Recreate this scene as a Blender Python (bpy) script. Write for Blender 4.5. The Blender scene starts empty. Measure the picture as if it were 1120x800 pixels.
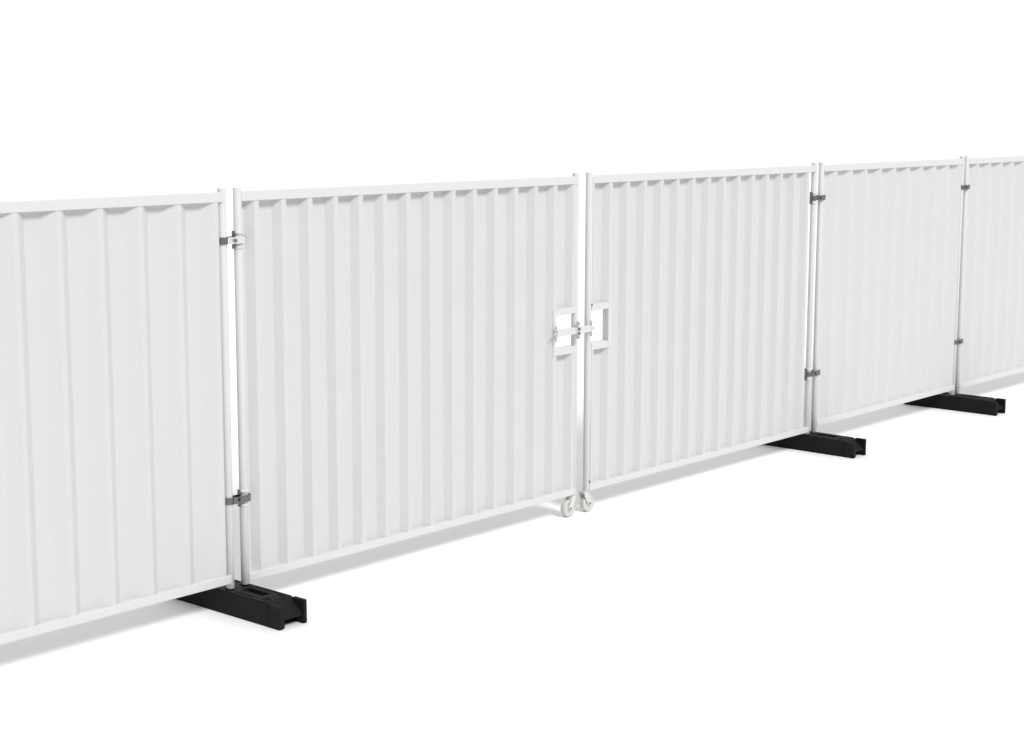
import bpy, bmesh, math, random
from mathutils import Vector, Matrix
sc = bpy.context.scene
C = sc.collection

# ------------------------------------------------------------------ camera
YAW, PITCH, ROLL, F = 0.8547607848959186, 0.1509281777450351, 0.003121815, 1863.84
fwd = Vector((math.sin(YAW)*math.cos(PITCH), math.cos(YAW)*math.cos(PITCH), -math.sin(PITCH)))
right = Vector((math.cos(YAW), -math.sin(YAW), 0))
up = right.cross(fwd)
r2 = right*math.cos(ROLL) + up*math.sin(ROLL)
u2 = up*math.cos(ROLL) - right*math.sin(ROLL)
cd = bpy.data.cameras.new('camera'); cam = bpy.data.objects.new('camera', cd); C.objects.link(cam)
m = Matrix.Identity(4)
for i in range(3):
    m[i][0] = r2[i]; m[i][1] = u2[i]; m[i][2] = -fwd[i]
m[0][3], m[1][3], m[2][3] = 0, -6.2224, 2.4095
cam.matrix_world = m
cd.sensor_width = 36; cd.lens = F/1120*36; cd.clip_start = .05; cd.clip_end = 3000
sc.camera = cam

# ------------------------------------------------------------------ world: studio surround, bright backdrop side
w = bpy.data.worlds.new('World'); sc.world = w; w.use_nodes = True
nt = w.node_tree; N = nt.nodes; L = nt.links
for n in list(N): N.remove(n)
tc = N.new('ShaderNodeTexCoord')
def lobe(d, lo, hi, amount):
    v = Vector(d).normalized()
    q = N.new('ShaderNodeVectorMath'); q.operation = 'DOT_PRODUCT'; q.inputs[1].default_value = v
    r = N.new('ShaderNodeMapRange'); r.interpolation_type = 'SMOOTHSTEP'
    r.inputs['From Min'].default_value = lo; r.inputs['From Max'].default_value = hi
    r.inputs['To Min'].default_value = 0; r.inputs['To Max'].default_value = amount
    L.new(tc.outputs['Generated'], q.inputs[0]); L.new(q.outputs['Value'], r.inputs['Value'])
    return r.outputs['Result']
def add(a, b):
    n = N.new('ShaderNodeMath'); n.operation = 'ADD'
    for i, v in enumerate((a, b)):
        if isinstance(v, float): n.inputs[i].default_value = v
        else: L.new(v, n.inputs[i])
    return n.outputs[0]
amb = add(add(add(.13, lobe((.754, .656, 0), .25, .85, .98)), lobe((0, 0, 1), .15, .95, 0.62)), lobe((.35, -.85, .3), .1, .95, .12))
bg = N.new('ShaderNodeBackground'); bg.inputs['Color'].default_value = (1, 1, 1, 1)
wo = N.new('ShaderNodeOutputWorld')
L.new(amb, bg.inputs['Strength']); L.new(bg.outputs[0], wo.inputs[0])

# ------------------------------------------------------------------ one soft key lamp, in front of the fence and high
kd = bpy.data.lights.new('key_light', 'SUN'); kd.energy = 2.4; kd.angle = math.radians(17)
kd.color = (1, .995, .985)
key = bpy.data.objects.new('key_light', kd); C.objects.link(key)
EL, AZ = math.radians(44), math.radians(-11)      # AZ: towards -X from the fence's front normal
src = Vector((math.sin(AZ)*math.cos(EL), -math.cos(AZ)*math.cos(EL), math.sin(EL)))
key.rotation_euler = (-src).to_track_quat('-Z', 'Y').to_euler()
sc.view_settings.view_transform = 'Standard'; sc.view_settings.look = 'None'
sc.view_settings.exposure = 0; sc.view_settings.gamma = 1

# ------------------------------------------------------------------ materials
def mat(name, col, rough=.5, metal=0, noise=0, nscale=40, bump=0, bscale=200, rvar=0, spec=None):
    mt = bpy.data.materials.new(name); mt.use_nodes = True
    t = mt.node_tree; b = t.nodes['Principled BSDF']
    b.inputs['Base Color'].default_value = (*col, 1); b.inputs['Roughness'].default_value = rough
    b.inputs['Metallic'].default_value = metal
    if spec is not None: b.inputs['Specular IOR Level'].default_value = spec
    co = t.nodes.new('ShaderNodeTexCoord')
    if noise or rvar:
        nz = t.nodes.new('ShaderNodeTexNoise'); nz.inputs['Scale'].default_value = nscale; nz.inputs['Detail'].default_value = 5
        t.links.new(co.outputs['Object'], nz.inputs['Vector'])
        if noise:
            rp = t.nodes.new('ShaderNodeMapRange'); rp.inputs['From Min'].default_value = .3; rp.inputs['From Max'].default_value = .7
            rp.inputs['To Min'].default_value = 1-noise; rp.inputs['To Max'].default_value = 1+noise
            t.links.new(nz.outputs['Fac'], rp.inputs['Value'])
            vm = t.nodes.new('ShaderNodeVectorMath'); vm.operation = 'SCALE'; vm.inputs[0].default_value = col
            t.links.new(rp.outputs[0], vm.inputs['Scale']); t.links.new(vm.outputs[0], b.inputs['Base Color'])
        if rvar:
            rr = t.nodes.new('ShaderNodeMapRange'); rr.inputs['To Min'].default_value = rough-rvar; rr.inputs['To Max'].default_value = rough+rvar
            t.links.new(nz.outputs['Fac'], rr.inputs['Value']); t.links.new(rr.outputs[0], b.inputs['Roughness'])
    if bump:
        n2 = t.nodes.new('ShaderNodeTexNoise'); n2.inputs['Scale'].default_value = bscale; n2.inputs['Detail'].default_value = 3
        t.links.new(co.outputs['Object'], n2.inputs['Vector'])
        bp = t.nodes.new('ShaderNodeBump'); bp.inputs['Strength'].default_value = bump; bp.inputs['Distance'].default_value = .002
        t.links.new(n2.outputs['Fac'], bp.inputs['Height']); t.links.new(bp.outputs[0], b.inputs['Normal'])
    return mt
M_SHEET = mat('white_coated_sheet', (.605, .607, .607), .5, noise=.006, nscale=3, rvar=.05, spec=.25)
M_FRAME = mat('white_coated_tube', (.64, .642, .643), .5, noise=.006, nscale=8, rvar=.05, spec=.15)
M_ZINC = mat('galvanised_steel', (.20, .205, .20), .42, metal=1, noise=.22, nscale=90, rvar=.12)
M_ZINC_REFLECTION = mat('zinc_painted_reflection', (.74, .78, .765), .45, metal=.6, noise=.06, nscale=60)  # lighter copy of the clamp steel; a reflection painted into the plate colour
M_BOLT = mat('bolt_steel', (.22, .23, .22), .45, metal=1, noise=.1)
M_RUBBER = mat('black_recycled_rubber', (.0065, .0065, .0065), .75, noise=.12, nscale=25, bump=.7, bscale=130, spec=.25)
M_WHEEL = mat('pale_plastic_wheel', (.59, .59, .57), .5, noise=.03)
M_DARK = mat('dark_rivet', (.10, .10, .10), .5)
M_GROUND = mat('white_studio_floor', (.90, .90, .90), .9, noise=.002, nscale=1)

# ------------------------------------------------------------------ helpers
def obj(name, bm, mt, parent=None, smooth=None, label=None):
    me = bpy.data.meshes.new(name); bm.normal_update(); bm.to_mesh(me); bm.free()
    me.materials.append(mt)
    if smooth is not None:
        for p in me.polygons: p.use_smooth = smooth
    o = bpy.data.objects.new(name, me); C.objects.link(o)
    if parent: o.parent = parent
    if label: o['label'] = label
    return o
def thing(name, label, cat, loc=(0, 0, 0), group=None):
    o = bpy.data.objects.new(name, None); C.objects.link(o)
    o.location = loc; o.empty_display_size = .1
    o['label'] = label; o['category'] = cat
    if group: o['group'] = group
    return o
def add_box(bm, x0, x1, y0, y1, z0, z1, bev=0, seg=2):
    t = bmesh.new(); bmesh.ops.create_cube(t, size=1)
    for v in t.verts:
        v.co = Vector(((x0+x1)/2+v.co.x*(x1-x0), (y0+y1)/2+v.co.y*(y1-y0), (z0+z1)/2+v.co.z*(z1-z0)))
    if bev: bmesh.ops.bevel(t, geom=t.edges[:], offset=bev, segments=seg, affect='EDGES', profile=.5)
    me = bpy.data.meshes.new('tmp'); t.to_mesh(me); t.free(); bm.from_mesh(me); bpy.data.meshes.remove(me)
    return bm
def add_lathe(bm, prof, c=(0, 0, 0), axis='Z', n=32, smooth=True):
    """prof: list of (radius, height); closed by end caps."""
    rings = []
    for r, h in prof:
        ring = []
        for k in range(n):
            a = 2*math.pi*k/n; p, q = r*math.cos(a), r*math.sin(a)
            co = {'Z': (p, q, h), 'Y': (p, h, -q), 'X': (h, p, q)}[axis]
            ring.append(bm.verts.new(Vector(co)+Vector(c)))
        rings.append(ring)
    for i in range(len(rings)-1):
        for k in range(n):
            f = bm.faces.new((rings[i][k], rings[i][(k+1) % n], rings[i+1][(k+1) % n], rings[i+1][k])); f.smooth = smooth
    bm.faces.new(list(reversed(rings[0]))); bm.faces.new(rings[-1])
    return bm
def tube(x, y, z0, z1, r, ch=.0015):
    return add_lathe(bmesh.new(), [(r-ch, z0), (r, z0+ch), (r, z1-ch), (r-ch, z1)], (x, y, 0))

# ------------------------------------------------------------------ ground
g = bmesh.new()
vs = [g.verts.new(p) for p in ((-900, -900, 0), (900, -900, 0), (900, 900, 0), (-900, 900, 0))]
g.faces.new(vs); o = obj('ground', g, M_GROUND); o['kind'] = 'structure'

# ------------------------------------------------------------------ corrugated sheet
def sheet_mesh(x0, x1, first, pitch, fr, depth, z0, z1, hole=None):
    """fr = fractions (half crest, right slope, valley, left slope); crest centres at first + k*pitch.  Crest is nearest the viewer."""
    yc, yv = -.0180, -.0180+depth
    hc, sr, va, sl = fr
    pts = []
    k0 = int((x0-first)/pitch)-2
    k = k0
    while first+k*pitch < x1+pitch:
        c = first+k*pitch
        for (x, y) in ((c-hc*pitch, yc), (c+hc*pitch, yc), (c+(hc+sr)*pitch, yv), (c+(hc+sr+va)*pitch, yv)):
            pts.append((x, y))
        k += 1
    def yat(x):
        for a, b in zip(pts, pts[1:]):
            if a[0] <= x <= b[0]: return a[1]+(b[1]-a[1])*(x-a[0])/max(1e-9, b[0]-a[0])
    # round the corners a little
    rp = []
    for i in range(1, len(pts)-1):
        p, a, b = Vector(pts[i]), Vector(pts[i-1]), Vector(pts[i+1])
        d = .0018
        pa = p+(a-p).normalized()*d; pb = p+(b-p).normalized()*d
        for t in (0, .33, .67, 1):
            q = pa*(1-t)**2+p*2*t*(1-t)+pb*t*t; rp.append((q.x, q.y))
    xs = [q for q in rp if x0 < q[0] < x1]
    xs = [(x0, yat(x0))]+xs+[(x1, yat(x1))]
    if hole:
        for hx in hole[:2]:
            if x0 < hx < x1: xs.append((hx, yat(hx)))
        xs.sort()
    bm = bmesh.new()
    zs = [z0, z1] if not hole else [z0, hole[2], hole[3], z1]
    grid = [[bm.verts.new((x, y, z)) for z in zs] for x, y in xs]
    for i in range(len(xs)-1):
        mid = (xs[i][0]+xs[i+1][0])/2
        for j in range(len(zs)-1):
            if hole and j == 1 and hole[0] < mid < hole[1]: continue
            f = bm.faces.new((grid[i][j], grid[i+1][j], grid[i+1][j+1], grid[i][j+1])); f.smooth = False
    return bm
def add_sheet(parent, *a, **k):
    s = obj('corrugated_sheet', sheet_mesh(*a, **k), M_SHEET, parent)
    md = s.modifiers.new('thickness', 'SOLIDIFY'); md.thickness = .0014; md.offset = -1
    return s

R = .0200
def rail(name, parent, x0, x1, z0, z1):
    return obj(name, add_box(bmesh.new(), x0, x1, -.0215, .0235, z0, z1, .0035, 3), M_FRAME, parent)

# ------------------------------------------------------------------ fence panels (2.13 m wide, posts standing in the rubber feet)
FR_P = (.060, .212, .378, .290)
def fence_panel(x0, x1, zb0, zb1, label):
    t = thing('fence_panel', label, 'fence panel', (x0, 0, 0), 'hoarding panels either side of the gate')
    W = x1-x0
    obj('post', tube(0, 0, .118, 2.03, R), M_FRAME, t); obj('post', tube(W, 0, .118, 2.03, R), M_FRAME, t)
    rail('top_rail', t, .010, W-.005, 1.9665, 2.012)
    rail('bottom_rail', t, .010, W-.005, zb0, zb1)
    add_sheet(t, .024, W-.030, .178, .2113, FR_P, .031, zb1-.002, 1.969)
    return t
fence_panel(2.9655, 5.0968, .145, .1875, 'ribbed white fence panel left of the gate, cut off by the left edge')
fence_panel(10.4333, 12.5647, .161, .2024, 'ribbed white panel between the second and third black rubber feet, right of the gate')
fence_panel(12.644, 14.775, .161, .2024, 'farthest ribbed white panel, cut off by the right edge of the photo')

# ------------------------------------------------------------------ gate leaves
FR_G = (.086, .145, .493, .190)
GB0, GB1 = .1333, .172
def caster(parent, x, side):
    """small swivel caster under the meeting stile; wheel rolls along X"""
    y = .012
    c = obj('caster', add_box(bmesh.new(), x-.022, x+.022, y-.022, y+.022, GB0-.012, GB0-.0005, .002), M_FRAME, parent)
    r = .051; m = -1 if side == 'l' else 1; cx = x+m*.030
    # forks: two bent cheeks from the plate to the axle
    b = bmesh.new()
    for s in (-1, 1):
        y0 = y+s*.0215
        prof = [(x+m*.020, GB0-.011), (x-m*.020, GB0-.011), (x-m*.018, GB0-.030), (cx-m*.015, r-.004), (cx, r-.017), (cx+m*.016, r), (cx+m*.013, r+.018), (x+m*.022, GB0-.030)]
        va = [b.verts.new((px, y0-.0015, pz)) for px, pz in prof]
        vb = [b.verts.new((px, y0+.0015, pz)) for px, pz in prof]
        b.faces.new(va); b.faces.new(list(reversed(vb)))
        for i in range(len(prof)):
            j = (i+1) % len(prof); b.faces.new((va[i], vb[i], vb[j], va[j]))
    add_box(b, x-.020, x+.018, y-.0225, y+.0225, GB0-.0155, GB0-.0125)
    bmesh.ops.recalc_face_normals(b, faces=b.faces[:])
    obj('fork', b, M_FRAME, c)
    wb = add_lathe(bmesh.new(), [(.018, -.0165), (.020, -.0135), (.034, -.0135), (.038, -.0175), (.0485, -.016), (r, -.011), (r, .011), (.0485, .016), (.038, .0175), (.034, .0135), (.020, .0135), (.018, .0165)], (cx, y, r), 'Y', 40)
    wh = obj('wheel', wb, M_WHEEL, c)
    obj('axle', add_lathe(bmesh.new(), [(.006, -.025), (.008, -.024), (.008, .024), (.006, .025)], (cx, y, r), 'Y', 16), M_ZINC, c)
def gate_leaf(x0, x1, hinge, label):
    t = thing('gate_leaf', label, 'gate leaf', (x0, 0, 0), 'two leaves of the double gate')
    W = x1-x0
    hx, mx = (0, W) if hinge == 'l' else (W, 0)
    obj('hinge_post', tube(hx, 0, .120, 2.03, R), M_FRAME, t)
    obj('meeting_post', tube(mx, 0, GB0+.0005, 2.03, R), M_FRAME, t)
    rail('top_rail', t, .010, W-.005, 1.9665, 2.012)
    rail('bottom_rail', t, .010, W-.005, GB0, GB1)
    # pull-through box frame beside the meeting post
    z0, z1, zi0, zi1 = .984, 1.256, 1.026, 1.218
    if hinge == 'l': a, b, ai, bi = W-.218, W-.006, W-.192, W-.0205
    else: a, b, ai, bi = .006, .204, .0205, .172
    hole = (ai-.004, W, zi0-.004, zi1+.004) if hinge == 'l' else (0, bi+.004, zi0-.004, zi1+.004)
    if hinge == 'l': add_sheet(t, .026, W-.016, .102, .1705, FR_G, .036, GB1-.002, 1.969, hole=hole)
    else: add_sheet(t, .016, W-.030, .020, .1702, FR_G, .036, GB1-.002, 1.969, hole=hole)
    fb = bmesh.new()
    if hinge == 'l':
        add_box(fb, a, ai, -.0220, .024, z0, z1, .002)
        add_box(fb, ai+.0004, W-.012, -.0216, .0232, zi1, z1, .002); add_box(fb, ai+.0004, W-.012, -.0216, .0232, z0, zi0, .002)
    else:
        add_box(fb, bi, b, -.0220, .024, z0, z1, .002)
        add_box(fb, .012, bi-.0004, -.0216, .0232, zi1, z1, .002); add_box(fb, .012, bi-.0004, -.0216, .0232, z0, zi0, .002)
    obj('latch_opening_frame', fb, M_FRAME, t)
    # hinge collars round the hinge post
    for zc in (1.787, 0.548):
        for s in (-1, 1):
            z = zc+s*.034
            obj('hinge_collar', add_lathe(bmesh.new(), [(.0205, z-.009), (.0245, z-.007), (.0245, z+.007), (.0205, z+.009)], (hx, 0, 0)), M_FRAME, t)
    caster(t, mx+(-.004 if hinge == 'l' else -.006), hinge)
    if hinge == 'r':
        for z in (.188, 1.252):
            obj('rivet', add_lathe(bmesh.new(), [(.0045, -.0235), (.006, -.0215), (.006, -.018)], (.008 if z < 1 else .014, 0, z), 'Y', 16), M_DARK, t)
    return t
gate_leaf(5.1891, 7.708, 'l', 'left ribbed white gate leaf, hinged beside the nearest black rubber foot')
gate_leaf(7.8324, 10.3386, 'r', 'right ribbed white gate leaf, hinged beside the second black rubber foot')

# ------------------------------------------------------------------ sliding latch joining the two leaves
lt = thing('gate_latch', 'white sliding latch bar with plates and bolts joining the two gate leaves', 'latch', (7.77, -.04, 1.120))
def lb(name, m, *boxes, bev=.0015, parent=lt):
    b = bmesh.new()
    for bx in boxes: add_box(b, *bx, bev)
    return obj(name, b, m, parent)
bar = lb('bar', M_FRAME, (-.278, .034, -.012, .008, -.019, .019))
lb('end_plate', M_FRAME, (-.286, -.282, -.012, .004, -.048, .044)); lb('end_plate', M_FRAME, (.035, .039, -.014, .006, -.046, .046))
lb('end_plate', M_FRAME, (-.084, -.079, -.018, .010, -.050, .050))
lb('bracket', M_FRAME, (-.104, -.085, -.019, .014, .0195, .034), (-.104, -.085, -.019, .014, -.034, -.0195), (-.104, -.089, -.021, -.0125, -.034, .034))
for nm, x0, x1, z in (('bolt', -.304, -.2865, -.004), ('bolt', .0395, .072, .002)):
    k = add_lathe(bmesh.new(), [(.0055, x0), (.0065, x0+.002), (.0065, x1-.004), (.011, x1-.004), (.011, x1)] if x1 < 0 else [(.011, x0), (.011, x0+.006), (.0065, x0+.0062), (.0065, x1-.002), (.005, x1)], (0, -.006, z), 'X', 12, False)
    obj(nm, k, M_FRAME, lt)
obj('bolt', add_lathe(bmesh.new(), [(.006, -.030), (.008, -.028), (.008, -.010)], (-.096, 0, .010), 'Y', 12), M_ZINC, lt)
obj('bolt', add_lathe(bmesh.new(), [(.006, -.030), (.008, -.028), (.008, -.010)], (-.096, 0, -.016), 'Y', 12), M_ZINC, lt)

# ------------------------------------------------------------------ clamps tying neighbouring posts together
def clamp(xl, xr, z, label, pin, plate_mat):
    t = thing('post_clamp', label, 'clamp', ((xl+xr)/2, 0, z), 'steel clamps joining neighbouring posts')
    h = (xr-xl)/2; H = .0160
    def strap(sgn):
        # half clamp: wraps round both posts, pinched between them
        pts = []
        ro = R+.0022
        for cx, a0, a1 in ((-h, 180, 40), (h, 140, 0)):
            for k in range(9):
                a = math.radians(a0+(a1-a0)*k/8)
                pts.append((cx+ro*math.cos(a)*1.02, sgn*(ro*math.sin(a)*1.02)))
        if sgn > 0: pass
        return pts
    b = bmesh.new()
    def ribbon(pts, th, z0, z1, bm):
        prev = None
        P = [Vector((x, y)) for x, y in pts]
        rows = []
        for i, p in enumerate(P):
            d = (P[min(i+1, len(P)-1)]-P[max(i-1, 0)]).normalized(); n = Vector((-d.y, d.x))
            a, c = p+n*th, p
            rows.append([bm.verts.new((a.x, a.y, z0)), bm.verts.new((a.x, a.y, z1)), bm.verts.new((c.x, c.y, z1)), bm.verts.new((c.x, c.y, z0))])
        for r0, r1 in zip(rows, rows[1:]):
            for i in range(4): bm.faces.new((r0[i], r1[i], r1[(i+1) % 4], r0[(i+1) % 4]))
        bm.faces.new(rows[0]); bm.faces.new(list(reversed(rows[-1])))
        bmesh.ops.recalc_face_normals(bm, faces=bm.faces[:])
    # front strap: round the left post, then a straight plate over the right post with a short return
    ro = R+.0012
    front = [(-h-ro, .004)]+[(-h+ro*math.cos(math.radians(a)), ro*math.sin(math.radians(a))) for a in (190, 210, 230, 250, 268)]
    front += [(-h+.002, -ro-.001), (-h+.006, -ro-.005), (h-.004, -ro-.006), (h+.014, -ro-.004), (h+.0195, -ro-.002), (h+ro+.004, -.014), (h+ro+.006, -.002)]
    ribbon(list(reversed(front[:8])), .004, -H, H, b)
    obj('hook', b, M_ZINC, t)
    b = bmesh.new(); ribbon(list(reversed(front[7:-2])), .0045, -H, H, b)
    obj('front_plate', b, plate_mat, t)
    b = bmesh.new(); ribbon(list(reversed(front[-3:])), .005, -H-.001, H+.001, b)
    obj('return_lip', b, M_ZINC, t)
    b = bmesh.new(); back = [(x, -y) for x, y in strap(-1)]
    ribbon(back, .003, -H, H, b)
    obj('back_plate', b, M_ZINC, t)
    bb = add_lathe(bmesh.new(), [(.0075, -.043), (.009, -.041), (.009, -.0345), (.005, -.0344), (.005, .030), (.0085, .0302), (.0085, .037), (.007, .038)], (0, 0, 0), 'Y', 6, False)
    obj('bolt', bb, M_BOLT, t)
    if pin is not None:
        px = pin
        obj('hinge_pin', add_box(bmesh.new(), px-.003, px+.003, -.008, .012, -.042, .042, .001), M_ZINC, t)
    return t
J = [('first', 5.0968, 5.1891, 1, 'nearest black rubber foot'), ('second', 10.3386, 10.4333, -1, 'second black rubber foot'), ('third', 12.5647, 12.644, 0, 'farthest black rubber foot')]
for nm, xl, xr, s, where in J:
    h = (xr-xl)/2
    pin = {1: h-R-.0055, -1: -h-R-.0105, 0: None}[s]
    clamp(xl, xr, 1.787, ('upper steel clamp, reflection painted into its plate, on' if s == 1 else 'upper steel clamp on')+' the two posts above the '+where, pin, M_ZINC_REFLECTION if s == 1 else M_ZINC)
    clamp(xl, xr, 0.548, 'lower steel clamp on the two posts above the '+where, pin, M_ZINC)

# ------------------------------------------------------------------ rubber feet
def bool_cut(bm, cutters):
    me = bpy.data.meshes.new('b'); bm.normal_update(); bm.to_mesh(me); bm.free()
    o = bpy.data.objects.new('b', me); C.objects.link(o); tmp = [o]
    for c in cutters:
        cm = bpy.data.meshes.new('c'); bmesh.ops.recalc_face_normals(c, faces=c.faces[:]); c.to_mesh(cm); c.free()
        co = bpy.data.objects.new('c', cm); C.objects.link(co); tmp.append(co)
        md = o.modifiers.new('x', 'BOOLEAN'); md.operation = 'DIFFERENCE'; md.object = co; md.solver = 'EXACT'
    dg = bpy.context.evaluated_depsgraph_get(); dg.update()
    res = bpy.data.meshes.new_from_object(o.evaluated_get(dg))
    for t in tmp:
        md = t.data; bpy.data.objects.remove(t); bpy.data.meshes.remove(md)
    return res
TOP = .1150
def foot_mesh():
    hw, hl = .0885, .405
    b = bmesh.new()
    prof = [(-hl+.004, .042), (-.306, TOP), (.306, TOP), (hl-.004, .042), (hl-.004, 0), (-hl+.004, 0)]
    A = [b.verts.new((-hw, y, z)) for y, z in prof]; B = [b.verts.new((.081, y, z)) for y, z in prof]
    b.faces.new(A); b.faces.new(list(reversed(B)))
    for i in range(len(prof)):
        j = (i+1) % len(prof); b.faces.new((A[i], B[i], B[j], A[j]))
    bmesh.ops.recalc_face_normals(b, faces=b.faces[:])
    bmesh.ops.bevel(b, geom=b.edges[:], offset=.005, segments=2, affect='EDGES')
    cut = []
    def cbox(*a, bev=.003): 
        c = bmesh.new(); add_box(c, *a, bev); cut.append(c)
    for s in (-1, 1):
        ya, yb = sorted((s*.335, s*.5)); cbox(-.054, .060, ya, yb, -.05, .040)
        ya, yb = sorted((s*.055, s*.208)); cbox(-.019, .028, ya, yb, .02, .2)
        ya, yb = sorted((s*.060, s*.200)); cbox(-.066, -.056, ya, yb, TOP-.022, .2, bev=.001); 
        for hx in (-.043, .048):
            cut.append(add_lathe(bmesh.new(), [(.0215, .02), (.0215, .2)], (hx, s*.262, 0)))
        # step where the side wall meets the end lugs
        for sx in (-1, 1):
            xa, xb = sorted((sx*((hw if sx < 0 else .081)-.0035), sx*.2)); ya, yb = sorted((s*.322, s*.330)); cbox(xa, xb, ya, yb, -.1, .3, bev=.0008)
    # shallow mould lines: across the shoulder and beside the slot
    for s in (-1, 1):
        ya, yb = sorted((s*.294, s*.299)); cbox(-.070, .068, ya, yb, TOP-.005, .2, bev=.0008)
        ya, yb = sorted((s*.060, s*.235)); cbox(.056, .064, ya, yb, TOP-.014, .2, bev=.001)
        cut.append(add_lathe(bmesh.new(), [(.009, .06), (.009, .2)], (-.030, s*.345, 0)))
    # sockets for posts
    for px in (-.046, .046):
        cut.append(add_lathe(bmesh.new(), [(.0235, .095), (.0235, .2)], (px, 0, 0)))
    return bool_cut(b, cut)
body = foot_mesh()
body.materials.clear(); body.materials.append(M_RUBBER)
lugs = []
for i, (x, lab) in enumerate(((5.140, 'nearest black rubber foot block, left of the photo under the left gate hinge'),
                              (10.388, 'second black rubber foot block, under the hinge post of the right gate leaf'),
                              (12.606, 'farthest black rubber foot block, near the right edge of the photo'))):
    t = thing('rubber_foot', lab, 'rubber foot', (x, 0, 0), 'black rubber feet under the fence')
    bo = bpy.data.objects.new('block', body); C.objects.link(bo); bo.parent = t
    if i == 0:
        lm = []
        for s in (-1, 1):
            b = bmesh.new(); ya, yb = sorted((s*.324, s*.405))
            add_box(b, .0625, .0825, ya, yb, .001, TOP+.0005, .004)
            o = obj('end_lug', b, M_RUBBER, t); lm.append(o.data); b = bmesh.new()
            add_box(b, -.0900, -.0660, ya, yb, .001, TOP+.0005, .004)
            for v in b.verts:
                if v.co.z > .06: v.co.z -= max(0, abs(v.co.y)-.324)*.12
            o = obj('end_lug', b, M_RUBBER, t); lm.append(o.data)
    else:
        for me in lm:
            o = bpy.data.objects.new('end_lug', me); C.objects.link(o); o.parent = t
